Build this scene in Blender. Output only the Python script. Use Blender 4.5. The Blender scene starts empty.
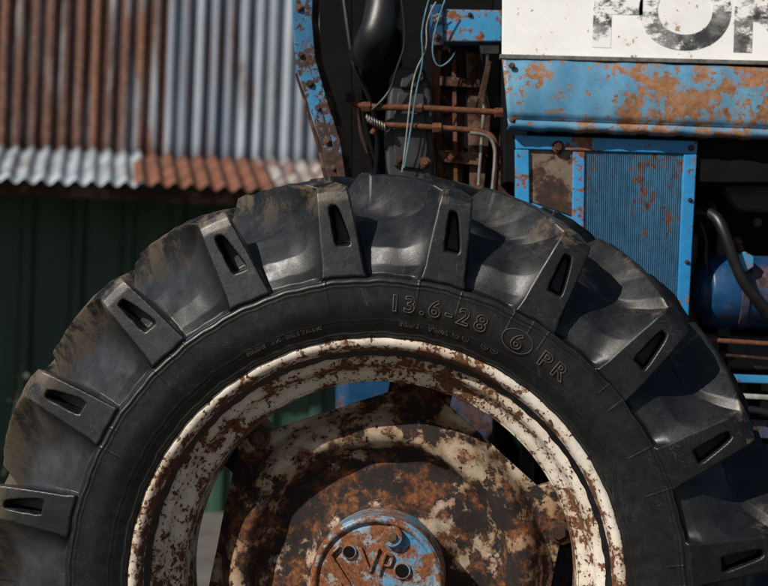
import bpy, bmesh, math, random
import numpy as np
from mathutils import Vector, Matrix
random.seed(7)
sc = bpy.context.scene
D = 2.6; F = 1630.2; H = 1.131; AX = 0.657      # camera distance, focal, eye height, axle height
def pt(u, v, y):
    k = (D + y) / F
    return Vector(((u-384)*k, y, H-(v-293)*k))
def px(n, y): return n*(D+y)/F

# ------------------------------------------------------------------ materials
class NB:
    def __init__(s, name):
        s.m = bpy.data.materials.new(name); s.m.use_nodes = True
        s.t = s.m.node_tree; s.n = s.t.nodes; s.l = s.t.links
        s.b = s.n['Principled BSDF']
        s.tc = s.n.new('ShaderNodeTexCoord')
    def link(s, a, b): s.l.new(a, b)
    def setin(s, sock, v):
        if isinstance(v, bpy.types.NodeSocket): s.l.new(v, sock)
        else: sock.default_value = v
    def map(s, scale=(1,1,1), loc=(0,0,0)):
        n = s.n.new('ShaderNodeMapping'); n.inputs['Scale'].default_value = scale
        n.inputs['Location'].default_value = loc
        s.link(s.tc.outputs['Object'], n.inputs['Vector']); return n.outputs[0]
    def noise(s, scale, detail=6, rough=.6, vec=None, dist=0):
        n = s.n.new('ShaderNodeTexNoise'); n.inputs['Scale'].default_value = scale
        n.inputs['Detail'].default_value = detail; n.inputs['Roughness'].default_value = rough
        n.inputs['Distortion'].default_value = dist
        s.link(vec if vec is not None else s.tc.outputs['Object'], n.inputs['Vector'])
        return n.outputs['Fac']
    def ramp(s, fac, stops):
        n = s.n.new('ShaderNodeValToRGB'); cr = n.color_ramp
        while len(cr.elements) < len(stops): cr.elements.new(.5)
        for e, (p, c) in zip(cr.elements, stops):
            e.position = p
            e.color = (c, c, c, 1) if not isinstance(c, (tuple, list)) else (c[0], c[1], c[2], 1)
        s.link(fac, n.inputs[0]); return n.outputs[0]
    def math(s, op, a, b=0., c=None, clamp=False):
        n = s.n.new('ShaderNodeMath'); n.operation = op; n.use_clamp = clamp
        s.setin(n.inputs[0], a); s.setin(n.inputs[1], b)
        if c is not None: s.setin(n.inputs[2], c)
        return n.outputs[0]
    def mix(s, fac, a, b, mode='MIX'):
        n = s.n.new('ShaderNodeMix'); n.data_type = 'RGBA'; n.blend_type = mode
        s.setin(n.inputs[0], fac)
        for i, v in ((6, a), (7, b)):
            if isinstance(v, (tuple, list)): v = (v[0], v[1], v[2], 1)
            s.setin(n.inputs[i], v)
        return n.outputs[2]
    def axis(s, ax, a, b):
        sp = s.n.new('ShaderNodeSeparateXYZ'); s.link(s.tc.outputs['Object'], sp.inputs[0])
        mr = s.n.new('ShaderNodeMapRange'); mr.inputs[1].default_value = a; mr.inputs[2].default_value = b
        s.link(sp.outputs['XYZ'.index(ax)], mr.inputs[0]); return mr.outputs[0]
    def attr(s, name):
        n = s.n.new('ShaderNodeAttribute'); n.attribute_name = name; return n.outputs['Fac']
    def bump(s, h, strength=.3, dist=.002, prev=None):
        n = s.n.new('ShaderNodeBump'); n.inputs['Strength'].default_value = strength
        n.inputs['Distance'].default_value = dist; s.link(h, n.inputs['Height'])
        if prev is not None: s.link(prev, n.inputs['Normal'])
        return n.outputs[0]
    def out(s, col, rough=.5, nrm=None, metal=0., spec=.5):
        s.setin(s.b.inputs['Base Color'], col if not isinstance(col, (tuple, list)) else (col[0], col[1], col[2], 1))
        s.setin(s.b.inputs['Roughness'], rough); s.setin(s.b.inputs['Metallic'], metal)
        s.b.inputs['Specular IOR Level'].default_value = spec
        if nrm is not None: s.link(nrm, s.b.inputs['Normal'])
        return s.m

RUST = [(0.28, (.018,.008,.005)), (.42, (.07,.022,.009)), (.55, (.19,.062,.018)), (.68, (.30,.12,.04)), (.8, (.36,.2,.09))]
RUSTD = [(0.3, (.006,.004,.004)), (.5, (.028,.012,.008)), (.66, (.10,.035,.014)), (.8, (.17,.075,.035))]
def rusty(name, paint, amt=.5, scale=14, paint2=None, rust=RUST, rough=.45, bias=None, stretch=(1,1,1), seed=0, soft=.022, grime=.5, pits=.5, halo_k=.5, radial=None):
    """peeling paint over rusted steel. amt = share of rust"""
    b = NB(name); v = b.map(stretch, (seed*1.37, seed*.71, seed*2.13))
    n1 = b.noise(scale, 12, .7, v, .15); n2 = b.noise(scale*.25, 4, .5, v)
    n3 = b.noise(scale*3.5, 8, .7, v)
    mk = b.math('ADD', b.math('MULTIPLY', n1, .65), b.math('MULTIPLY', n2, .35))
    if bias:
        for (ax, a, c, k) in bias:
            mk = b.math('ADD', mk, b.math('MULTIPLY', b.axis(ax, a, c), k))
    if radial:
        cx = b.n.new('ShaderNodeVectorMath'); cx.operation = 'MULTIPLY'; cx.inputs[1].default_value = (1, 0, 1)
        b.link(b.tc.outputs['Object'], cx.inputs[0]); ln = b.n.new('ShaderNodeVectorMath'); ln.operation = 'LENGTH'; b.link(cx.outputs[0], ln.inputs[0])
        for r0, w_, k in radial:
            q = b.math('SUBTRACT', 1., b.math('DIVIDE', b.math('ABSOLUTE', b.math('SUBTRACT', ln.outputs['Value'], r0)), w_), clamp=True)
            mk = b.math('ADD', mk, b.math('MULTIPLY', q, k))
    th = .5 + (.5-amt)*.34
    m = b.ramp(mk, [(th-soft, 0.), (th+soft, 1.)])
    n5 = b.noise(scale*4.2, 5, .6, b.map(stretch, (seed+9, seed*2, 3)))
    pit = b.ramp(b.math('ADD', n5, b.math('MULTIPLY', b.math('SUBTRACT', mk, .5), 1.3)), [(.655-.12*pits, 0.), (.69-.12*pits, 1.)])
    m = b.math('MAXIMUM', m, pit)
    halo = b.ramp(mk, [(th-soft-.07, 0.), (th+soft, 1.)])
    rc = b.ramp(b.math('ADD', b.math('MULTIPLY', n3, .7), b.math('MULTIPLY', n1, .3)), rust)
    p2 = paint2 if paint2 else tuple(c*.55 for c in paint)
    pc = b.mix(b.ramp(n2, [(.38, 0.), (.62, 1.)]), paint, p2)
    pc = b.mix(b.math('MULTIPLY', halo, halo_k), pc, (.25,.11,.05))
    gr = b.ramp(b.noise(scale*1.7, 10, .75, v), [(.35, .35), (.6, 1.)])
    pc = b.mix(grime, pc, b.mix(1., pc, gr, 'MULTIPLY'))
    # large dark oxide patches inside the rust
    if name == 'disc_rust':
        ox = b.ramp(b.noise(scale*.75, 10, .72, b.map(stretch, (seed+4, 7, seed))), [(.45, 0.), (.51, 1.)])
        rc = b.mix(ox, rc, b.mix(.93, rc, (.006,.004,.004)))
    col = b.mix(m, pc, rc)
    h = b.math('ADD', b.math('MULTIPLY', m, -.5), b.math('MULTIPLY', n3, b.math('ADD', b.math('MULTIPLY', m, .8), .12)))
    return b.out(col, b.math('ADD', b.math('MULTIPLY', m, .4), rough, clamp=True), b.bump(h, .6, .0025))

def plain(name, col, rough=.5, metal=0., var=.5, scale=30, bump=.2, spec=.5):
    b = NB(name); n = b.noise(scale, 8, .65)
    c = b.mix(b.ramp(n, [(.35, 0.), (.65, 1.)]), tuple(x*(1-var) for x in col), tuple(x*(1+var*.5) for x in col))
    return b.out(c, rough, b.bump(n, bump, .002), metal, spec)

def mat_rubber():
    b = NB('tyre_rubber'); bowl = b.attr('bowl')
    n1 = b.noise(9, 8, .6); n2 = b.noise(60, 10, .75); n3 = b.noise(260, 6, .7)
    base = b.mix(b.ramp(n1, [(.35, 0.), (.65, 1.)]), (.0026,.0028,.0034), (.0058,.0062,.007))
    dust = b.math('MULTIPLY', b.ramp(n2, [(.42, 0.), (.75, 1.)]), b.ramp(n1, [(.38, .05), (.7, 1.)]))
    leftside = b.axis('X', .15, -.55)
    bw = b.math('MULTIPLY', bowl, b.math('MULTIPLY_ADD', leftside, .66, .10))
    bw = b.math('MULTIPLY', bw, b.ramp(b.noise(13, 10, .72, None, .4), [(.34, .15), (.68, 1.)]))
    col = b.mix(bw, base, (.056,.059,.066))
    col = b.mix(b.math('MULTIPLY', dust, .14), col, (.07,.067,.064))
    mn = b.noise(13, 12, .75, b.map((1,1,1),(5,2,9)), .3)
    mn = b.math('ADD', mn, b.math('MULTIPLY', leftside, .12))
    mud = b.math('MULTIPLY', b.ramp(mn, [(.56, 0.), (.64, 1.)]), b.attr('top'))
    mud = b.math('MULTIPLY', mud, b.ramp(n2, [(.3, .3), (.6, 1.)]))
    col = b.mix(mud, col, b.mix(b.ramp(n2, [(.4, 0.), (.6, 1.)]), (.17,.13,.085), (.07,.05,.035)))
    for sc_, st, sd_ in ((30, (1,1,.25), 3), (38, (.25,1,1), 8)):
        s_ = b.noise(sc_, 3, .5, b.map(st, (sd_, 1, 2)), 1.2)
        l_ = b.ramp(s_, [(.497, 0.), (.5, 1.), (.503, 0.)])
        l_ = b.math('MULTIPLY', l_, b.ramp(b.noise(7, 2, .5, b.map((1,1,1),(sd_,5,5))), [(.52, 0.), (.6, .35)]))
        col = b.mix(l_, col, (.12,.115,.11))
    h = b.math('ADD', b.math('MULTIPLY', n2, .6), b.math('MULTIPLY', n3, .3))
    nr = b.bump(h, .4, .0016)
    rg = b.math('MULTIPLY_ADD', n2, .35, .22)
    rg = b.math('ADD', rg, b.math('MULTIPLY', dust, .15))
    return b.out(col, rg, nr, 0., .42)

M = {}
M['rubber'] = mat_rubber()
M['letters'] = plain('tyre_letter_rubber', (.038,.027,.020), .6, var=.5, scale=80)
M['rim'] = rusty('rim_white_rust', (.70,.64,.55), .26, 34, paint2=(.58,.48,.36), seed=1, rough=.5, grime=.35, pits=.75, radial=[(.384,.008,.10),(.406,.006,.07),(.353,.012,.05),(.328,.006,.06)],
    rust=[(0.28, (.012,.005,.004)), (.42, (.045,.015,.007)), (.56, (.13,.044,.015)), (.7, (.25,.10,.035)), (.82, (.36,.2,.09))])
DR = [(0.34, (.006,.004,.004)), (.45, (.028,.011,.006)), (.53, (.10,.034,.010)), (.62, (.23,.082,.02)), (.76, (.34,.16,.06))]
M['disc'] = rusty('disc_rust', (.46,.39,.29), .51, 23, paint2=(.36,.21,.10), seed=2.2, rough=.5, rust=DR, grime=.65, pits=1.0, halo_k=.75,
    radial=[(.17,.07,.08)])
M['hub'] = rusty('hub_blue_rust', (.06,.26,.44), .50, 44, paint2=(.36,.36,.30), seed=3.4, rough=.5, pits=1.1, rust=RUST, grime=.7)
M['hubletter'] = rusty('hub_emblem_rust', (.40,.37,.30), .5, 40, seed=5)
M['blue'] = rusty('blue_paint', (.03,.20,.40), .14, 16, paint2=(.04,.25,.47), seed=6, rough=.4, grime=.3)
M['hoodblue'] = rusty('hood_blue_rust', (.07,.23,.39), .17, 20, paint2=(.13,.32,.46), seed=7, rough=.42, grime=.4, pits=.4,
                      bias=[('Z', 1.36, 1.315, .17), ('X', .25, .75, .12)],
                      rust=[(0.3, (.08,.03,.015)), (.45, (.20,.08,.03)), (.6, (.30,.15,.07)), (.75, (.36,.22,.13))])
M['hoodwhite'] = rusty('hood_white', (.87,.86,.84), .0, 20, paint2=(.80,.79,.77), seed=8, rough=.45, grime=.10, pits=-.1,
                       rust=[(0.3, (.25,.15,.08)), (.7, (.45,.33,.22))], halo_k=.15)
b = NB('worn_black_lettering')
n = b.noise(30, 12, .8, b.map((1,1,1.8))); n_b = b.noise(7, 3, .5, b.map((1,1,1),(4,4,1)))
m = b.ramp(b.math('ADD', b.math('MULTIPLY', n, .6), b.math('MULTIPLY', n_b, .4)), [(.47, 0.), (.515, 1.)])
fade = b.ramp(b.noise(16, 8, .7), [(.42, (.03,.03,.032)), (.62, (.30,.30,.29))])
M['print'] = b.out(b.mix(m, fade, (.80,.79,.77)), .6)
M['frame'] = rusty('screen_frame_blue', (.018,.21,.48), .10, 20, paint2=(.03,.26,.54), seed=9, rough=.38, grime=.35, pits=.3)
M['mesh'] = rusty('screen_mesh_blue', (.035,.14,.26), .06, 34, paint2=(.05,.19,.33), seed=10, rough=.6, grime=.75, stretch=(1,1,.5), pits=.3)
M['tan'] = rusty('tan_rust_plate', (.20,.18,.13), .45, 18, seed=11, rust=RUSTD)
M['post'] = rusty('post_blue_rust', (.04,.22,.42), .2, 24, seed=12, bias=[('Z', 1.58, 1.34, .16)], rough=.4, rust=RUSTD, pits=.9)
M['rustdark'] = rusty('dark_rust', (.05,.028,.018), .6, 16, seed=13, rust=RUSTD, rough=.6)
M['rustpipe'] = rusty('rust_pipe', (.12,.045,.02), .7, 30, seed=14, rough=.6, rust=[(.3,(.02,.008,.005)),(.55,(.12,.04,.015)),(.75,(.24,.1,.045))])
M['cast'] = plain('grimy_cast_iron', (.022,.022,.024), .5, scale=25, var=.6, bump=.5)
M['black'] = plain('shade_black', (.003,.003,.0033), .85, scale=20, var=.5, spec=.15)  # near-black colour carries the deep shade of the engine interior and holes
M['hose'] = plain('black_hose', (.009,.0085,.0085), .42, scale=60)
M['steel'] = plain('dull_steel', (.30,.28,.25), .4, .7, scale=50)
M['wirew'] = plain('wire_white', (.34,.34,.31), .5, scale=50)
M['wireb'] = plain('wire_blue', (.10,.24,.30), .5, scale=50)
M['engblue'] = rusty('engine_blue', (.006,.06,.16), .3, 18, paint2=(.006,.04,.10), seed=15, rough=.4, rust=RUSTD, grime=.8)

# ------------------------------------------------------------------ helpers
def empty(name, loc=(0,0,0), rot=(0,0,0)):
    o = bpy.data.objects.new(name, None); sc.collection.objects.link(o)
    o.location = loc; o.rotation_euler = rot; return o
def addobj(name, me, mat, parent=None, smooth=False):
    o = bpy.data.objects.new(name, me); sc.collection.objects.link(o)
    if mat: me.materials.append(mat)
    if parent: o.parent = parent
    if smooth: me.polygons.foreach_set('use_smooth', [True]*len(me.polygons))
    return o
def bevel(o, w=.002, seg=2):
    m = o.modifiers.new('b', 'BEVEL'); m.width = w; m.segments = seg; m.limit_method = 'ANGLE'; m.angle_limit = .6
    for p in o.data.polygons: p.use_smooth = True
    wn = o.modifiers.new('w', 'WEIGHTED_NORMAL'); wn.keep_sharp = False
def prism(name, pts, y, th, mat, parent, bw=.002):
    """solid plate: outline given on its front face at depth y, thickness th going back"""
    bm = bmesh.new(); k = [pt(u, v, y) for u, v in pts]
    f = [bm.verts.new(p) for p in k]; g = [bm.verts.new(p+Vector((0, th, 0))) for p in k]
    bm.faces.new(f); bm.faces.new(g[::-1]); n = len(k)
    for i in range(n): bm.faces.new((f[i], g[i], g[(i+1) % n], f[(i+1) % n]))
    bmesh.ops.recalc_face_normals(bm, faces=bm.faces)
    me = bpy.data.meshes.new(name); bm.to_mesh(me); bm.free()
    o = addobj(name, me, mat, parent); bevel(o, bw); return o
def box(name, lo, hi, mat, parent, bw=.004):
    bm = bmesh.new(); bmesh.ops.create_cube(bm, size=1)
    for v in bm.verts:
        v.co = Vector([lo[i] if v.co[i] < 0 else hi[i] for i in range(3)])
    me = bpy.data.meshes.new(name); bm.to_mesh(me); bm.free()
    o = addobj(name, me, mat, parent); bevel(o, bw); return o
def tube(name, pts, r, mat, parent, closed=False):
    cu = bpy.data.curves.new(name, 'CURVE'); cu.dimensions = '3D'; cu.bevel_depth = r; cu.bevel_resolution = 5
    cu.use_fill_caps = True
    sp = cu.splines.new('NURBS'); sp.points.add(len(pts)-1); sp.order_u = 3; sp.use_endpoint_u = True; sp.resolution_u = 8
    for q, p in zip(sp.points, pts): q.co = (p[0], p[1], p[2], 1)
    cu.materials.append(mat)
    t = bpy.data.objects.new(name, cu); sc.collection.objects.link(t)
    dg = bpy.context.evaluated_depsgraph_get(); me = bpy.data.meshes.new_from_object(t.evaluated_get(dg))
    bpy.data.objects.remove(t)
    o = bpy.data.objects.new(name, me); sc.collection.objects.link(o); o.parent = parent
    for p in me.polygons: p.use_smooth = True
    return o
def ptube(name, uv, y, rpx, mat, parent):
    return tube(name, [pt(a[0], a[1], a[2] if len(a) > 2 else y) for a in uv], px(rpx, y), mat, parent)
def cyl(name, c, r, depth, mat, parent, axis='Y', seg=32, bw=.002, r2=None):
    bm = bmesh.new(); bmesh.ops.create_cone(bm, cap_ends=True, segments=seg, radius1=r, radius2=r if r2 is None else r2, depth=depth)
    R = {'Y': Matrix.Rotation(-math.pi/2, 4, 'X'), 'X': Matrix.Rotation(math.pi/2, 4, 'Y'), 'Z': Matrix.Identity(4)}[axis]
    bm.transform(Matrix.Translation(c) @ R)
    me = bpy.data.meshes.new(name); bm.to_mesh(me); bm.free()
    o = addobj(name, me, mat, parent); bevel(o, bw); return o
def bolt(name, c, r, mat, parent):
    """hex head on a washer, facing the camera side (-Y)"""
    cyl(name+'_washer', Vector(c)+Vector((0, -.001, 0)), r*1.5, .003, mat, parent, seg=20, bw=.0005)
    cyl(name+'_head', Vector(c)+Vector((0, -.0025-r*.4, 0)), r, r*.8, mat, parent, seg=6, bw=.0008)
def lathe(name, prof, mat, parent, n=256, closed=False):
    """prof: list of (r, y); revolve about local Y"""
    P = np.array(prof); th = np.linspace(0, 2*np.pi, n, endpoint=False)
    V = np.zeros((n, len(P), 3)); V[..., 0] = np.sin(th)[:, None]*P[:, 0]; V[..., 2] = np.cos(th)[:, None]*P[:, 0]; V[..., 1] = P[:, 1]
    return grid(name, V, mat, parent, wrap=True)
def grid(name, V, mat, parent, wrap=False, smooth=True):
    n, k = V.shape[:2]; idx = np.arange(n*k).reshape(n, k)
    a = idx if wrap else idx[:-1]; bb = np.roll(idx, -1, 0) if wrap else idx[1:]
    q = np.stack([a[:, :-1], a[:, 1:], bb[:, 1:], bb[:, :-1]], -1).reshape(-1, 4)
    me = bpy.data.meshes.new(name); me.vertices.add(n*k); me.vertices.foreach_set('co', V.reshape(-1).astype(np.float32))
    me.loops.add(q.size); me.loops.foreach_set('vertex_index', q.reshape(-1).astype(np.int32))
    me.polygons.add(len(q)); me.polygons.foreach_set('loop_start', np.arange(0, q.size, 4, dtype=np.int32))
    me.update(calc_edges=True); me.validate()
    me.polygons.foreach_set('use_smooth', np.full(len(me.polygons), smooth))
    return addobj(name, me, mat, parent)
def smooth01(x): x = np.clip(x, 0, 1); return x*x*(3-2*x)

# ------------------------------------------------------------------ WHEEL
wc = pt(373, 590, 0)
wheel = empty('tractor_rear_wheel', (wc.x, 0, AX), (0, 0, math.radians(-4.2)))
NT = 2000
th = np.linspace(0, 360, NT, endpoint=False)
rng = np.random.default_rng(5)
def build_tyre():
    rs = np.concatenate([[.372, .38, .386], np.linspace(.391, .4985, 60)])
    def side_y(r):
        y = np.where(r < .462, .040*np.clip((.462-r)/.075, 0, 1.3)**2, 0.)
        return y
    T = th[:, None]
    def half(phi):
        r = np.repeat(rs[None], NT, 0); y = np.repeat(side_y(rs)[None], NT, 0)
        def ring(r0, w, a): return -a*smooth01(1-np.abs(rs-r0)/w)
        y = y + (ring(.4925, .003, .0022)+ring(.4865, .0018, .0012)+ring(.431, .0016, .0010)+ring(.4245, .0016, .0010)+ring(.409, .004, .003)+ring(.400, .002, .002))[None]
        for k_ in range(20):
            for off, a, b_ in ((-3.9, .452, .5), (.4, .474, .5), (4.0, .462, .5)):
                if rng.random() < .35: continue
                dd = ((T-(phi+18*k_+off+rng.uniform(-.4,.4))+180) % 360)-180
                y = y - .0009*(np.abs(dd) < .1)*((rs > a+rng.uniform(-.01,.01)) & (rs < b_))[None]
        z = np.zeros_like(r)
        t = np.concatenate([np.linspace(0, .5, 64), np.linspace(.505, 1, 84)])
        Br = np.interp(t, [0, .025, .05, .12, .25, .5, .75, 1], [.499, .501, .505, .520, .548, .592, .610, .618])
        By = np.interp(t, [0, .025, .05, .12, .25, .5, .75, 1], [.000, .010, .017, .021, .034, .074, .120, .172])
        Lr = np.interp(t, [0, .03, .42, .46, .5, .56, .7, .85, 1], [.499, .503, .627, .640, .651, .658, .668, .675, .679])
        Ly = np.interp(t, [0, .03, .42, .46, .5, .56, 1], [.000, -.004, .014, .018, .026, .036, .172])
        tt = t[None]
        kk = np.floor((T-phi+14) / 18).astype(int) % 20
        jit = rng.uniform(-.25, .25, 20)[kk]; wear = rng.uniform(-.004, .003, 20)[kk]
        c = phi + jit + np.where(tt < .5, (0.25-tt)*1.6, -.4 - 13.*((tt-.5)/.5)**.95)
        hr = np.interp(tt, [0, .1, .5, 1], [4.0, 3.4, 2.1, 2.6]); hl = np.interp(tt, [0, .1, .5, .7, 1], [4.2, 3.4, 2.2, 1.6, 2.2])
        d = ((T-c+14) % 18)-14
        W = np.interp(tt, [0, .12, .5, 1], [1.2, 4.2, 8.8, 8.])
        eL = np.clip((-hl-d)/W, 0, 1); mL = (1-eL)**2*(1-.35*eL)
        mR = 1-smooth01((d-hr)/np.interp(tt, [0, .5, .6], [.8, .8, 1.9]))
        m = np.where(d < -hl, mL, np.where(d > hr, mR, 1.))
        r2 = Br + (Lr+wear*np.clip((tt-.3)*4, 0, 1)-Br)*m; y2 = By + (Ly-By)*m
        bul = np.clip(1-m, 0, 1)*np.sin(np.pi*np.clip(tt/.55, 0, 1))*.013
        y2 = y2 - bul*np.sin(np.pi*np.clip((d+14)/18, 0, 1))
        cen = .29
        sw = np.interp(tt, [.18, .22, .36, .40], [.95, 1.0, .5, .2])
        sl = (1-smooth01((np.abs(d-.1+(tt-.3)*4)-sw)/.3))*(1-smooth01((np.abs(tt-cen)-.085)/.02))
        y2 = y2 + .036*sl*(np.abs(d) < hr)
        top = smooth01((tt-.30)/.2)*m
        return (np.concatenate([r, r2], 1), np.concatenate([y, y2], 1),
                np.concatenate([z, (1-m)*smooth01(tt*12)*np.ones_like(r2)], 1), np.concatenate([z, top], 1))
    n = half(-5.4); f = [q_[:, ::2] for q_ in half(3.6)]
    r = np.concatenate([n[0], f[0][:, ::-1]], 1); y = np.concatenate([n[1], .345-f[1][:, ::-1]], 1)
    A = [np.concatenate([n[i], f[i][:, ::-1]], 1) for i in (2, 3)]
    a = np.radians(th)[:, None]
    r = r + .0008*np.sin(a*37+y*60)+.0005*np.sin(a*83-y*90)
    V = np.stack([r*np.sin(a), y, r*np.cos(a)], -1)
    o = grid('tyre', V, M['rubber'], wheel, wrap=True)
    for nm, arr in zip(('bowl', 'top'), A):
        at = o.data.attributes.new(nm, 'FLOAT', 'POINT'); at.data.foreach_set('value', arr.reshape(-1).astype(np.float32))
    return o
tyre = build_tyre()

def ring_text(name, chars, r, size, dep, parent, y=-.0005, fill='NONE'):
    bm = bmesh.new()
    for ch, ang, k in chars:
        cu = bpy.data.curves.new('t', 'FONT'); cu.body = ch; cu.size = size*k; cu.align_x = 'CENTER'
        cu.fill_mode = fill; cu.bevel_depth = dep; cu.bevel_resolution = 1; cu.extrude = .0004; cu.resolution_u = 4; cu.offset = .0006
        o = bpy.data.objects.new('t', cu); sc.collection.objects.link(o)
        dg = bpy.context.evaluated_depsgraph_get(); me = bpy.data.meshes.new_from_object(o.evaluated_get(dg))
        a = math.radians(ang)
        me.transform(Matrix.Translation((r*math.sin(a), y, r*math.cos(a))) @ Matrix.Rotation(a, 4, 'Y') @ Matrix.Rotation(math.pi/2, 4, 'X') @ Matrix.Diagonal((1.12, 1, 1, 1)))
        bm.from_mesh(me); bpy.data.objects.remove(o)
    me = bpy.data.meshes.new(name); bm.to_mesh(me); bm.free()
    return addobj(name, me, M['letters'], parent)
s = [('1', 4.4, 1), ('3', 7.4, 1), ('.', 10.0, 1), ('6', 12.4, 1), ('-', 15.4, 1), ('2', 18.4, 1), ('8', 22, 1), ('6', 30, .95), ('P', 36.6, .95), ('R', 40.2, .95)]
ring_text('size_lettering', s, .447, .036, .0010, wheel)
small = [(c, 6.5+i*1.5, 1) for i, c in enumerate('NOT FOR') if c != ' '] + [(c, 18+i*2.2, 1.5) for i, c in enumerate('SS 88') if c != ' ']
ring_text('small_lettering', small, .424, .014, .0004, wheel, y=.0075)
ring_text('maker_lettering', [(c, -28+i*1.15, 1) for i, c in enumerate('MADE IN BRITAIN') if c != ' '], .424, .009, .0003, wheel, y=.0078)
bm_pts = []
a0 = math.radians(30)
for i in range(41):
    q = i/40*2*math.pi; dx = .026*math.cos(q); dz = .459+.018*math.sin(q)
    bm_pts.append((dz*math.sin(a0)+dx*math.cos(a0), -.0008, dz*math.cos(a0)-dx*math.sin(a0)))
tube('ply_rating_oval', bm_pts, .0010, M['letters'], wheel)

rimp = [(.390,.060),(.400,.052),(.4050,.043),(.4060,.035),(.4030,.028),(.3965,.0255),(.3905,.028),(.3865,.034),(.3835,.045),(.382,.056),(.3785,.061),(.3645,.066),(.3595,.070),(.3545,.082),(.349,.092),(.338,.098),(.332,.104),(.329,.115),(.328,.21),(.332,.222),(.347,.235),(.359,.262),(.370,.275),(.382,.285),(.384,.300),(.394,.315),(.402,.312)]
def dens(p, k=4):
    p = np.array(p); out = []
    n = len(p)
    for i in range(n-1):
        p0 = p[max(i-1, 0)]; p1 = p[i]; p2 = p[i+1]; p3 = p[min(i+2, n-1)]
        for j in range(k):
            t = j/k
            out.append(.5*((2*p1)+(-p0+p2)*t+(2*p0-5*p1+4*p2-p3)*t*t+(-p0+3*p1-3*p2+p3)*t**3))
    out.append(p[-1]); return out
rp = dens(rimp)
rim = lathe('rim', rp, M['rim'], wheel, 256)
sd = rim.modifiers.new('s', 'SOLIDIFY'); sd.thickness = .004; sd.offset = 0

n = 360
ang = np.linspace(0, 360, n, endpoint=False)
off = ((ang-12+30) % 60)-30
Rout = np.minimum(.286/np.cos(np.radians(30-np.abs(off))), .329)
u = np.linspace(0, 1, 90)
R = .09+(Rout[:, None]-.09)*u[None]
Y = np.interp(R, *np.array([[.09,.165],[.115,.172],[.13,.186],[.15,.190],[.19,.194],[.205,.190],[.214,.182],[.224,.156],[.236,.148],[.248,.149],[.262,.163],[.272,.186],[.28,.194],[.30,.196],[.36,.200]]).T)
k = np.array([.1,.2,.4,.2,.1])
Y = np.apply_along_axis(lambda v: np.convolve(np.pad(v, 2, 'edge'), k, 'valid'), 1, Y)
A = np.radians(ang)[:, None]
Y = Y + .003*np.sin(A*3+1)*u[None]+.002*np.sin(A*7+R*30)+.0015*np.sin(A*17+R*50)*(R > .2)
disc = grid('disc', np.stack([R*np.sin(A), Y, R*np.cos(A)], -1), M['disc'], wheel, wrap=True)
sd = disc.modifiers.new('s', 'SOLIDIFY'); sd.thickness = .010; sd.offset = 0
for i in range(6):
    a = math.radians(12+60*i)
    aa = a+math.radians(5)
    if i != 0: bolt(f'disc_bolt_{i}', (.309*math.sin(aa), .188, .309*math.cos(aa)), .013, M['rustdark'], wheel)
    bmx = bmesh.new(); bmesh.ops.create_cube(bmx, size=1)
    bmx.transform(Matrix.Rotation(a, 4, 'Y') @ Matrix.Translation((0, .219, .307)) @ Matrix.Diagonal((.11, .02, .052, 1)))
    me = bpy.data.meshes.new('rim_bracket'); bmx.to_mesh(me); bmx.free()
    bevel(addobj(f'rim_bracket_{i}', me, M['disc'], wheel), .006, 3)
lathe('hub_cap', dens([(.0005,.066),(.04,.067),(.085,.070),(.095,.072),(.0985,.067),(.103,.065),(.108,.069),(.110,.082),(.110,.18)]), M['hub'], wheel, 128)
def hole(name, x, z, r):
    lathe_o = lathe(name+'_collar', [(r*1.3,.070),(r*1.25,.064),(r*1.1,.0625),(r,.064),(r*.98,.075)], M['hub'], wheel, 32); lathe_o.location = (x, 0, z)
    cyl(name, Vector((x, .0655, z)), r, .003, M['black'], wheel, bw=.0003)  # black disc stands in for the shade inside the hole
hole('hub_hole', -.044, .050, .0095); hole('hub_hole_b', .043, .020, .011); hole('hub_hole_c', -.01, -.06, .010)
cyl('hub_plug', Vector((.027, .062, .077)), .017, .014, M['hub'], wheel, seg=24); cyl('hub_plug_hex', Vector((.027, .0535, .077)), .009, .006, M['rustdark'], wheel, seg=6)
def stroke(name, a, b_, w, y=.0645, th_=.006):
    a = Vector((a[0], 0, a[1])); b_ = Vector((b_[0], 0, b_[1])); d = b_-a; bmx = bmesh.new(); bmesh.ops.create_cube(bmx, size=1)
    bmx.transform(Matrix.Translation((a+b_)/2+Vector((0, y, 0))) @ Matrix.Rotation(math.atan2(d.x, d.z), 4, 'Y') @ Matrix.Diagonal((w, th_, d.length, 1)))
    me = bpy.data.meshes.new(name); bmx.to_mesh(me); bmx.free(); bevel(addobj(name, me, M['hubletter'], wheel), .0015)
stroke('emblem_v_a', (-.026,.058), (-.010,.018), .005); stroke('emblem_v_b', (.004,.058), (-.010,.018), .005, .0647)
stroke('emblem_p_a', (.016,.050), (.004,.012), .005); stroke('emblem_p_b', (.015,.050), (.028,.044), .004, .0648); stroke('emblem_p_c', (.028,.044), (.023,.028), .004, .0651); stroke('emblem_p_d', (.023,.028), (.010,.030), .004, .0653)
stroke('emblem_bar_a', (-.075,.045), (-.012,-.05), .004); stroke('emblem_bar_b', (.06,-.04), (-.012,-.05), .004, .0648); stroke('emblem_bar_c', (-.075,.045), (-.06,.06), .004, .0651)
stroke('emblem_rib_a', (-.06,.0), (-.035,-.035), .003, .0655); stroke('emblem_rib_b', (.03,-.005), (.075,-.01), .003, .0655)

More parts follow.
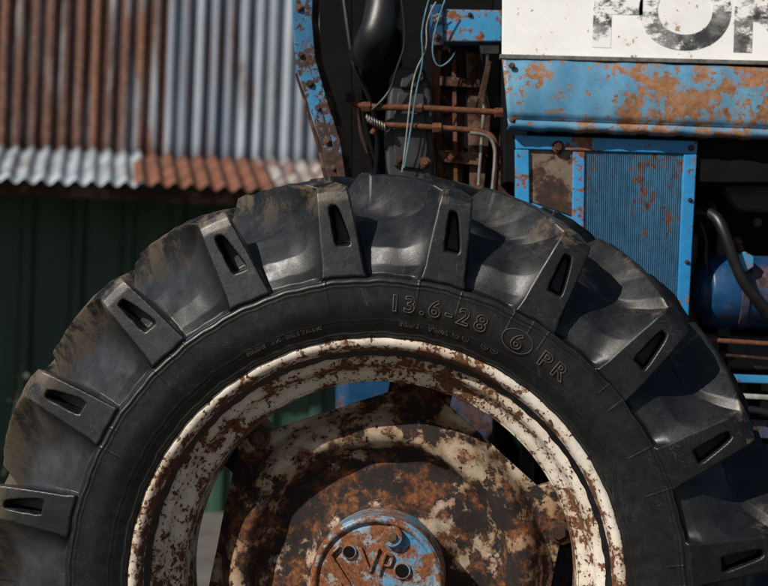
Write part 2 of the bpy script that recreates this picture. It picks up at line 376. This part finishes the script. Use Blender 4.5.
# ------------------------------------------------------------------ TRACTOR BODY
tr = empty('tractor')
Y0 = .47
prism('hood_upper_panel', [(503,-60),(900,-60),(900,66),(502,56)], Y0+.006, .01, M['hoodwhite'], tr)
prism('hood_seam', [(500,54),(900,64),(900,68),(500,58.5)], Y0-.004, .02, M['steel'], tr, .001)
def hood_lower():
    n = 90; prof = [(0, 0), (.05, -.004), (.2, -.010), (.5, -.014), (.75, -.013), (.83, -.010), (.85, -.004), (.87, -.004), (.9, -.012), (.97, -.012), (1, -.004), (1.01, .02)]
    V = np.zeros((n, len(prof), 3))
    for i in range(n):
        f = i/(n-1); uu = 502+f*400
        for j, (v, dy) in enumerate(prof):
            t_ = 58+f*15; bt = 129+f*15; q = pt(uu + v*6*(1-f), t_+(bt-t_)*v, Y0)
            V[i, j] = (q.x, Y0+dy+.0012*math.sin(f*31+v*5)+.0008*math.sin(f*77+v*3), q.z+(.0012*math.sin(f*60)+.0008*math.sin(f*133))*(v > .9))
    return grid('hood_lower_panel', V, M['hoodblue'], tr)
hl = hood_lower(); s_ = hl.modifiers.new('s', 'SOLIDIFY'); s_.thickness = .003
q = pt(503, 0, Y0)
box('hood_core', (q.x+.004, Y0+.03, 1.34), (1.9, 1.05, 1.79), M['black'], tr)
box('hood_top', (q.x-.002, Y0+.008, 1.79), (1.9, 1.06, 1.82), M['blue'], tr, .02)
box('hood_nose', (1.9, Y0, .75), (1.96, 1.06, 1.81), M['blue'], tr, .02)
for i, (u_, v_) in enumerate([(512, 66), (512, 120)]):
    p = pt(u_, v_, Y0-.012); bolt(f'hood_bolt_{i}', p, .004, M['rustdark'], tr)
def letter(ch, u0, size, v0=46):
    cu = bpy.data.curves.new('t', 'FONT'); cu.body = ch; cu.size = size; cu.extrude = .0003; cu.offset = .006
    o = bpy.data.objects.new('t', cu); sc.collection.objects.link(o)
    dg = bpy.context.evaluated_depsgraph_get(); me = bpy.data.meshes.new_from_object(o.evaluated_get(dg)); bpy.data.objects.remove(o)
    p = pt(u0, v0, Y0+.0056); me.transform(Matrix.Translation(p) @ Matrix.Rotation(math.radians(1.8), 4, 'Y') @ Matrix.Rotation(math.pi/2, 4, 'X') @ Matrix.Diagonal((1.1, 1, 1, 1)))
    me.materials.clear(); addobj('hood_letter_'+ch.lower(), me, M['print'], tr)
letter('F', 587, .20, 44); letter('O', 636, .20, 45); letter('R', 728, .20, 49)

Yf = .49
prism('screen_frame_top', [(515,135),(698,141),(697,154),(516,149)], Yf, .02, M['frame'], tr)
prism('screen_frame_side', [(684,154.5),(697,154.5),(688,330),(676,330)], Yf, .02, M['frame'], tr)
prism('screen_frame_inner', [(573,151.5),(585,152),(583,330),(571,330)], Yf+.001, .02, M['frame'], tr)
prism('screen_frame_left', [(515,149.5),(529,150),(531,330),(517,330)], Yf, .02, M['frame'], tr)
prism('screen_side_plate', [(526,148),(576,150),(576,218),(526,200)], Yf+.008, .008, M['tan'], tr)
prism('screen_lower_plate', [(526,200.5),(576,218.5),(576,330),(526,330)], Yf+.006, .012, M['frame'], tr)
prism('screen_backing', [(580,150),(690,152),(684,330),(580,330)], Yf+.008, .006, M['mesh'], tr)
bm = bmesh.new(); N = 46
for i in range(N):
    ua = 586+i*(99/N)
    p = pt(ua, 154, Yf+.005); p2 = pt(ua-1.5-(i/N)*5.0, 330, Yf+.005); w = .0009
    vs = []
    for (c_, dx, dy) in ((p,-w,0),(p,w,0),(p,w,.0025),(p,-w,.0025),(p2,-w,0),(p2,w,0),(p2,w,.0025),(p2,-w,.0025)):
        vs.append(bm.verts.new((c_.x+dx, c_.y+dy, c_.z)))
    for f in ((0,1,5,4),(1,2,6,5),(3,0,4,7)): bm.faces.new([vs[j] for j in f])
bmesh.ops.recalc_face_normals(bm, faces=bm.faces)
me = bpy.data.meshes.new('screen_bars'); bm.to_mesh(me); bm.free(); addobj('screen_bars', me, M['mesh'], tr)
bolt('screen_bolt', pt(558, 147, Yf-.0), .008, M['rustdark'], tr); bolt('screen_bolt_b', pt(691, 148, Yf), .004, M['rustdark'], tr)
bolt('screen_bolt_c', pt(690, 200, Yf), .003, M['rustdark'], tr); bolt('screen_bolt_d', pt(687, 262, Yf), .003, M['rustdark'], tr)

box('engine_block', (.22, .66, .62), (1.5, .98, 1.33), M['black'], tr, .02)
box('engine_upper', (-.09, .78, 1.20), (.24, 1.0, 1.80), M['black'], tr, .02)
box('gearbox', (-.10, .72, .50), (.60, .98, 1.19), M['engblue'], tr, .03)
box('engine_sump', (.60, .66, .42), (1.5, .95, .62), M['cast'], tr, .03)
lathe('axle_housing', dens([(.02,.22),(.10,.225),(.105,.24),(.085,.26),(.085,.50),(.11,.56),(.16,.64),(.16,.72)]), M['cast'], wheel, 64)
box('front_axle', (1.78, .45, .40), (1.9, 1.05, .50), M['engblue'], tr, .01)
for i in range(7):
    box(f'engine_rib_{i}', (.27+i*.065, .640, .70+.02*(i % 2)), (.30+i*.065, .67, 1.25), M['cast'], tr, .006)
prism('shade_backplate', [(352,-30),(400,-30),(400,60),(400,195),(358,200),(352,90)], .80, .03, M['black'], tr)  # added black sheet, paints the shade in the gap behind the intake hose
prism('shade_side', [(318,-30),(352,-30),(352,200),(345,200),(336,120),(320,60)], .68, .02, M['black'], tr)  # second added black sheet, shade painted just right of the post

prism('cowl_post', [(291,-30),(308,-30),(306,20),(309,58),(321,104),(333,140),(340,186),(330,186),(322,150),(311,112),(296,68),(292,20)], .46, .012, M['post'], tr, .003)
prism('cowl_post_flange', [(307,-30),(313,-30),(312,20),(315,58),(328,104),(340,140),(347,186),(339,186),(332,140),(320,104),(308,58),(305,20)], .452, .05, M['post'], tr, .001)
prism('cowl_post_inner', [(313,-30),(320,-30),(318,22),(322,60),(336,104),(347,140),(353,186),(346,186),(339,140),(327,104),(314,60),(311,20)], .49, .03, M['rustdark'], tr, .002)
prism('cowl_rust_edge', [(297,72),(311,115),(322,152),(330,186),(325,186),(318,152),(307,114),(295,74)], .466, .008, M['rustdark'], tr, .002)
for i, (u_, v_) in enumerate([(299,8),(301,55),(310,84),(318,108),(327,141),(334,168)]):
    bolt(f'cowl_bolt_{i}', pt(u_, v_, .459), .004 if i % 2 else .005, M['rustdark'], tr)
ptube('intake_hose', [(388,-60,.62),(385,-10,.54),(381,22,.52),(373,42,.52),(366,56,.56)], .53, 18, M['hose'], tr)
prism('blue_arm', [(441,9),(503,10),(503,42),(441,42)], .53, .05, M['blue'], tr, .004)
prism('blue_arm_flange', [(430,4),(444,4),(444,46),(434,46),(430,30)], .522, .06, M['engblue'], tr, .004)
bolt('arm_bolt', pt(437, 18, .521), .006, M['steel'], tr); bolt('arm_bolt_b', pt(437, 37, .521), .005, M['rustdark'], tr); bolt('arm_bolt_c', pt(470, 15, .529), .003, M['rustdark'], tr)
prism('control_housing', [(390,76),(398,66),(422,68),(431,84),(436,118),(433,190),(386,190),(384,130)], .56, .10, M['cast'], tr, .010)
prism('control_cover', [(398,92),(424,94),(428,150),(424,170),(394,166),(393,120)], .552, .012, M['cast'], tr, .003)
prism('control_lug', [(402,72),(416,73),(418,88),(400,88)], .545, .02, M['cast'], tr, .004)
prism('rust_bracket', [(441,50),(462,48),(466,90),(462,190),(440,190)], .62, .02, M['rustdark'], tr)
prism('rust_bracket_b', [(466,52),(480,52),(492,120),(484,190),(470,190)], .60, .03, M['rustdark'], tr)
prism('rust_strip', [(431,46),(438,46),(444,190),(437,190)], .59, .03, M['rustpipe'], tr, .002)
prism('rust_strip_b', [(452,60),(456,60),(458,190),(454,190)], .595, .02, M['rustpipe'], tr, .001)
prism('pale_strip', [(486,54),(490,54),(480,186),(477,186)], .57, .015, M['steel'], tr, .002)
prism('rust_link', [(478,98),(487,60),(492,62),(484,104)], .555, .01, M['rustdark'], tr, .002)
prism('cross_bracket', [(440,76),(480,80),(480,88),(440,86)], .585, .02, M['rustdark'], tr, .002)
prism('cross_bracket_b', [(438,150),(486,154),(486,166),(438,162)], .585, .02, M['rustdark'], tr, .002)
prism('firewall_plate', [(498,134),(520,134),(520,200),(494,200)], .60, .03, M['rustdark'], tr)
prism('firewall_plate_b', [(480,44),(506,44),(506,128),(494,128)], .64, .03, M['cast'], tr)
ptube('fuel_pipe', [(347,92),(352,104),(362,107),(420,108),(470,111),(506,113)], .535, 3.2, M['rustpipe'], tr)
ptube('fuel_pipe_b', [(372,134),(376,126),(392,125),(440,128),(482,131),(495,138),(498,158),(494,200)], .54, 2.9, M['rustpipe'], tr)
ptube('steel_pipe', [(470,133),(486,134),(494,142),(496,160),(491,200)], .525, 2.0, M['steel'], tr)
ptube('brake_line', [(360,100,.6),(358,130,.6),(372,160,.6),(384,200,.6)], .6, 2.0, M['rustdark'], tr)
ptube('harness', [(340,-30,.62),(348,30,.6),(354,70,.6),(372,100,.58),(380,150,.57),(372,200,.57)], .6, 2.4, M['hose'], tr)
for i, (u_, v_) in enumerate([(350,98),(366,107),(418,108),(499,113),(378,126),(437,128)]):
    p = pt(u_, v_, .535 if i < 4 else .54); cyl(f'pipe_nut_{i}', p, px(5.5, .53), px(9, .53), M['rustpipe'] if i % 2 else M['rustdark'], tr, axis='X' if i else 'Z', seg=6, bw=.001)
bolt('housing_bolt', pt(420, 78, .556), .007, M['rustdark'], tr); bolt('housing_bolt_b', pt(399, 160, .551), .005, M['rustdark'], tr)
bolt('housing_bolt_c', pt(425, 162, .551), .007, M['rustpipe'], tr); bolt('bracket_bolt', pt(474, 68, .598), .006, M['rustdark'], tr)
bolt('bracket_bolt_b', pt(452, 156, .583), .006, M['rustpipe'], tr); bolt('bracket_bolt_c', pt(480, 160, .583), .005, M['rustpipe'], tr)
ptube('wire_white', [(436,2,.5),(425,20,.51),(428,48,.52),(414,72,.53),(409,110,.525),(405,150,.53),(402,172,.54)], .52, .6, M['wirew'], tr)
ptube('wire_blue', [(432,-10,.5),(420,26,.51),(424,60,.52),(416,90,.53),(411,130,.525),(404,168,.53)], .52, .7, M['wireb'], tr)
ptube('wire_blue_b', [(445,0,.5),(430,40,.51),(436,70,.52),(452,60,.52),(455,52,.55)], .52, .7, M['wireb'], tr)
ptube('wire_black', [(400,-10,.5),(408,40,.51),(396,70,.52),(390,95,.53),(372,110,.525)], .52, 1.4, M['hose'], tr)
cp = []
for i in range(90):
    q = i/89; c_ = pt(366+20*q, 118+10*q, .53); a = q*2*math.pi*8
    cp.append((c_.x, c_.y+.007*math.cos(a), c_.z+.007*math.sin(a)))
tube('coil_spring', cp, .0014, M['steel'], tr)

def capsule(name, u_, v_, y, r, L, mat):
    pr = [(.001, 0), (r*.5, .006), (r*.85, .025), (r, .06), (r, L)]
    o = lathe(name, dens(pr), mat, tr, 64); o.location = pt(u_, v_, y); o.rotation_euler = (0, 0, -math.pi/2); return o
capsule('filter_bowl', 694, 292, .60, .070, .4, M['engblue'])
cyl('filter_band', pt(738, 292, .60), .074, .016, M['engblue'], tr, axis='X', seg=48)
cyl('filter_boss', pt(742, 262, .54), .020, .05, M['blue'], tr, seg=6)
prism('pump_body', [(722,150),(800,155),(800,215),(735,212),(722,190)], .60, .08, M['cast'], tr, .012)
prism('pump_lower', [(700,330),(800,336),(800,372),(712,370)], .64, .06, M['cast'], tr, .01)
ptube('fuel_hose', [(700,211,.55),(714,213,.52),(724,230,.50),(734,262,.50),(748,292,.50),(790,335,.52)], .51, 6.0, M['hose'], tr)
ptube('thin_line', [(698,184),(716,181),(722,170),(721,150)], .53, 1.8, M['rustdark'], tr)
ptube('thin_line_b', [(700,222),(708,240),(704,262),(716,300)], .56, 1.6, M['hose'], tr)
ptube('rust_pipe', [(690,339),(740,342),(800,346)], .56, 2.6, M['rustpipe'], tr)
ptube('rust_pipe_b', [(690,352),(740,356),(800,362)], .58, 2.0, M['rustdark'], tr)
prism('blue_rail', [(700,373),(800,377),(800,385),(700,381)], .56, .02, M['blue'], tr)
prism('pale_rail', [(715,392),(800,397),(800,402),(715,397)], .57, .02, M['wirew'], tr)
prism('blue_rail_b', [(700,418),(800,423),(800,440),(700,436)], .58, .02, M['engblue'], tr)
ptube('hose_c', [(697,400,.6),(730,412,.56),(760,408,.56),(800,425,.56)], .56, 4, M['hose'], tr)
for i in range(14):
    bolt(f'block_bolt_{i}', pt(random.uniform(705,766), random.uniform(150,400), .64), .006, M['rustdark'], tr)
for j, yy in enumerate((.25, 1.1)):
    for src in (tyre, rim, disc):
        o = bpy.data.objects.new(f'front_{src.name}_{j}', src.data); sc.collection.objects.link(o); o.parent = tr
        o.scale = (.58, .6, .58); o.location = (1.84, yy, .4)

# ------------------------------------------------------------------ SHED
shed = empty('corrugated_shed', (0, 6, -.095), (0, math.radians(2.1), math.radians(10)))
def sheet_mat(name, cols, rust_th, seed):
    b = NB(name); v = b.map((9, 9, .5), (seed, seed, seed)); v2 = b.map((1, 1, .3), (seed*2, 0, 0))
    n1 = b.noise(2.2, 10, .7, v); n2 = b.noise(5, 10, .7, v2); n3 = b.noise(40, 8, .7)
    v3 = b.map((13.16, 13.16, .25), (seed*3, 0, 0)); nc = b.noise(1.0, 6, .6, v3)
    mk = b.math('ADD', b.math('MULTIPLY', n1, .4), b.math('MULTIPLY', n2, .3)); mk = b.math('ADD', mk, b.math('MULTIPLY', nc, .3))
    m = b.ramp(mk, [(rust_th-.03, 0.), (rust_th+.03, 1.)])
    rc = b.ramp(b.math('ADD', b.math('MULTIPLY', nc, .5), b.math('MULTIPLY', n3, .5)), [(.35, (.014,.008,.007)), (.47, (.06,.027,.018)), (.58, (.17,.07,.04)), (.7, (.28,.16,.11))])
    zc = b.mix(b.ramp(nc, [(.38, 0.), (.62, 1.)]), cols[0], cols[1])
    zc = b.mix(b.ramp(n2, [(.4, 0.), (.7, .5)]), zc, (.10,.095,.10))
    return b.out(b.mix(m, zc, rc), b.math('MULTIPLY_ADD', m, .3, .5), b.bump(n3, .3, .004))
S_grey = sheet_mat('zinc_sheet', ((.36,.41,.46), (.08,.11,.16)), .56, 1.)
S_mix = sheet_mat('zinc_rust_sheet', ((.32,.35,.38), (.08,.10,.13)), .49, 2.)
S_rust = sheet_mat('rusted_sheet', ((.26,.26,.27), (.05,.045,.05)), .46, 3.)
S_aw = sheet_mat('awning_zinc', ((.42,.46,.50), (.24,.28,.31)), .55, 5.)
S_awm = sheet_mat('awning_mixed', ((.42,.40,.38), (.24,.2,.18)), .51, 6.)
b = NB('orange_rust_sheet'); n1 = b.noise(6, 10, .7); n3 = b.noise(40, 8, .7)
S_orange = b.out(b.ramp(b.math('ADD', b.math('MULTIPLY', n1, .6), b.math('MULTIPLY', n3, .4)), [(.36, (.04,.016,.01)), (.5, (.15,.055,.028)), (.62, (.24,.10,.055)), (.75, (.3,.2,.14))]), .8, b.bump(n3, .3, .004))
def corr(name, x0, x1, p0, p1, mat, pitch=.076, amp=.014, rows=12, lift=0.):
    """corrugated sheet between line p0=(y,z) and p1=(y,z), x0..x1"""
    nx = int((x1-x0)/pitch*14)+1; xs = np.linspace(x0, x1, nx)
    p0 = np.array(p0); p1 = np.array(p1); d = (p1-p0)/np.linalg.norm(p1-p0); nr = np.array([-d[1], d[0]])
    if nr[1] < 0 and abs(d[0]) > abs(d[1])*.2: nr = -nr
    V = np.zeros((nx, rows, 3))
    for j in range(rows):
        f = j/(rows-1); c_ = p0+(p1-p0)*f
        w = amp*np.sin(xs/pitch*2*np.pi) + lift + .004*np.sin(xs*7+j)
        V[:, j, 0] = xs; V[:, j, 1] = c_[0]+nr[0]*w; V[:, j, 2] = c_[1]+nr[1]*w
    o = grid(name, V, mat, shed); s_ = o.modifiers.new('s', 'SOLIDIFY'); s_.thickness = .0015; return o
K6 = 8.6/F
def sx(u): return (u-384)*K6
xs = [-4.6, -3.8, -3.04, sx(40), sx(92), sx(158), sx(232), .1, .9, 1.7, 2.5]
mats = [S_rust, S_mix, S_rust, S_rust, S_mix, S_grey, S_grey, S_mix, S_grey, S_rust]
for i in range(10):
    corr(f'upper_wall_{i}', xs[i]-.03, xs[i+1]+.02, (0, 1.80), (0.0, 3.7), mats[i], lift=.004*(i % 2))
zb = 1.895; zf = 1.683
ax_ = [-4.6, -3.6, -2.7, sx(-10), sx(128), sx(246), sx(330)]
am = [S_grey, S_orange, S_mix, S_aw, S_orange, S_awm]
for i in range(6):
    corr(f'awning_{i}', ax_[i]-.03, ax_[i+1]+.02, (-.02, zb), (-.86, zf-(.012 if i % 2 else 0)), am[i], lift=.003*(i % 2), rows=6, amp=.013)
box('awning_beam', (-4.6, -.80, zf-.075), (sx(326), -.75, zf-.022), M['rustdark'], shed)
gb = NB('green_cladding'); n_ = gb.noise(3, 8, .6, gb.map((4,4,.5)))
GM = gb.out(gb.mix(gb.ramp(n_, [(.35, 0.), (.65, 1.)]), (.013,.040,.025), (.030,.072,.045)), .45)
V = []
x = -4.6
while x < 3.0:
    V += [(x, 0), (x+.17, 0), (x+.19, -.035), (x+.23, -.035), (x+.25, 0)]; x += .2501
V = np.array(V); G = np.zeros((len(V), 2, 3)); G[:, 0, 0] = V[:, 0]; G[:, 1, 0] = V[:, 0]; G[:, 0, 1] = V[:, 1]-.03; G[:, 1, 1] = V[:, 1]-.03; G[:, 0, 2] = 0; G[:, 1, 2] = 1.86
grid('green_wall', G, GM, shed, smooth=False)
box('side_wall', (-4.62, .0, 0), (-4.55, 3, 3.6), GM, shed); box('side_wall_b', (2.5, .02, 0), (2.57, 3, 3.6), GM, shed)
box('shed_roof', (-4.7, -.05, 3.7), (2.65, 3.1, 3.75), S_grey, shed)
for i, xx in enumerate((-4.5, -3.1, sx(322))):
    box(f'awning_post_{i}', (xx-.03, -.79, 0), (xx+.03, -.755+.03, zf-.08), M['rustdark'], shed)

# ------------------------------------------------------------------ ground + weeds
b = NB('gravel_ground'); n1 = b.noise(2.5, 10, .65); n2 = b.noise(60, 10, .7)
c = b.mix(b.ramp(n1, [(.35, 0.), (.65, 1.)]), (.13,.115,.095), (.22,.20,.175)); c = b.mix(1., c, b.ramp(n2, [(.3, .3), (.6, 1.)]), 'MULTIPLY')
GR = b.out(c, .9, b.bump(n2, .8, .02))
bm = bmesh.new(); bmesh.ops.create_grid(bm, x_segments=4, y_segments=4, size=150)
me = bpy.data.meshes.new('ground'); bm.to_mesh(me); bm.free(); addobj('ground', me, GR)

LM = plain('leaf', (.022,.035,.014), .6, scale=12, var=.6)
bm = bmesh.new()
for s in range(60):
    bx = -1.95+random.uniform(-.32,.26); by = 4.3+random.uniform(-.25,.25); lean = Vector((random.uniform(-.22,.2), random.uniform(-.3,.3), 1)).normalized(); L = random.uniform(.4,.85)
    for k_ in range(30):
        c_ = Vector((bx, by, 0))+lean*L*(k_+1)/30+Vector((random.uniform(-.03,.03),)*3)
        d_ = Vector((random.uniform(-1,1), random.uniform(-1,1), random.uniform(-.2,.8))).normalized(); w_ = d_.cross(Vector((0,0,1))).normalized()*random.uniform(.008,.016); l_ = random.uniform(.03,.07)
        vs = [bm.verts.new(c_), bm.verts.new(c_+d_*l_*.5+w_), bm.verts.new(c_+d_*l_), bm.verts.new(c_+d_*l_*.5-w_)]; bm.faces.new(vs)
    w_ = Vector((.004,0,0)); a_ = Vector((bx,by,0)); b_ = a_+lean*L
    bm.faces.new([bm.verts.new(a_-w_), bm.verts.new(a_+w_), bm.verts.new(b_+w_*.3), bm.verts.new(b_-w_*.3)])
me = bpy.data.meshes.new('weed_clump'); bm.to_mesh(me); bm.free(); addobj('weed_clump', me, LM)

# ------------------------------------------------------------------ light + camera
sd = Vector((-.58, -.56, .62)).normalized()
L = bpy.data.lights.new('sun', 'SUN'); L.energy = 5.0; L.angle = math.radians(.5); L.color = (1, .95, .87)
lo = bpy.data.objects.new('sun', L); sc.collection.objects.link(lo); lo.rotation_euler = sd.to_track_quat('Z', 'Y').to_euler()
w = bpy.data.worlds.new('World'); sc.world = w; w.use_nodes = True
st = w.node_tree.nodes.new('ShaderNodeTexSky'); st.sky_type = 'NISHITA'; st.sun_disc = False
st.sun_elevation = math.asin(sd.z); st.sun_rotation = math.atan2(sd.x, sd.y)
bg = w.node_tree.nodes['Background']; bg.inputs[1].default_value = .05; w.node_tree.links.new(st.outputs[0], bg.inputs[0])
cam = bpy.data.cameras.new('cam'); co = bpy.data.objects.new('cam', cam); sc.collection.objects.link(co)
co.location = (0, -D, H); co.rotation_euler = (math.pi/2, 0, 0); cam.sensor_width = 36; cam.lens = 36*F/768; cam.clip_end = 500
cam.dof.use_dof = True; cam.dof.focus_distance = D+.05; cam.dof.aperture_fstop = 5.0
sc.camera = co
sc.view_settings.view_transform = 'Standard'; sc.view_settings.look = 'None'; sc.view_settings.exposure = 0
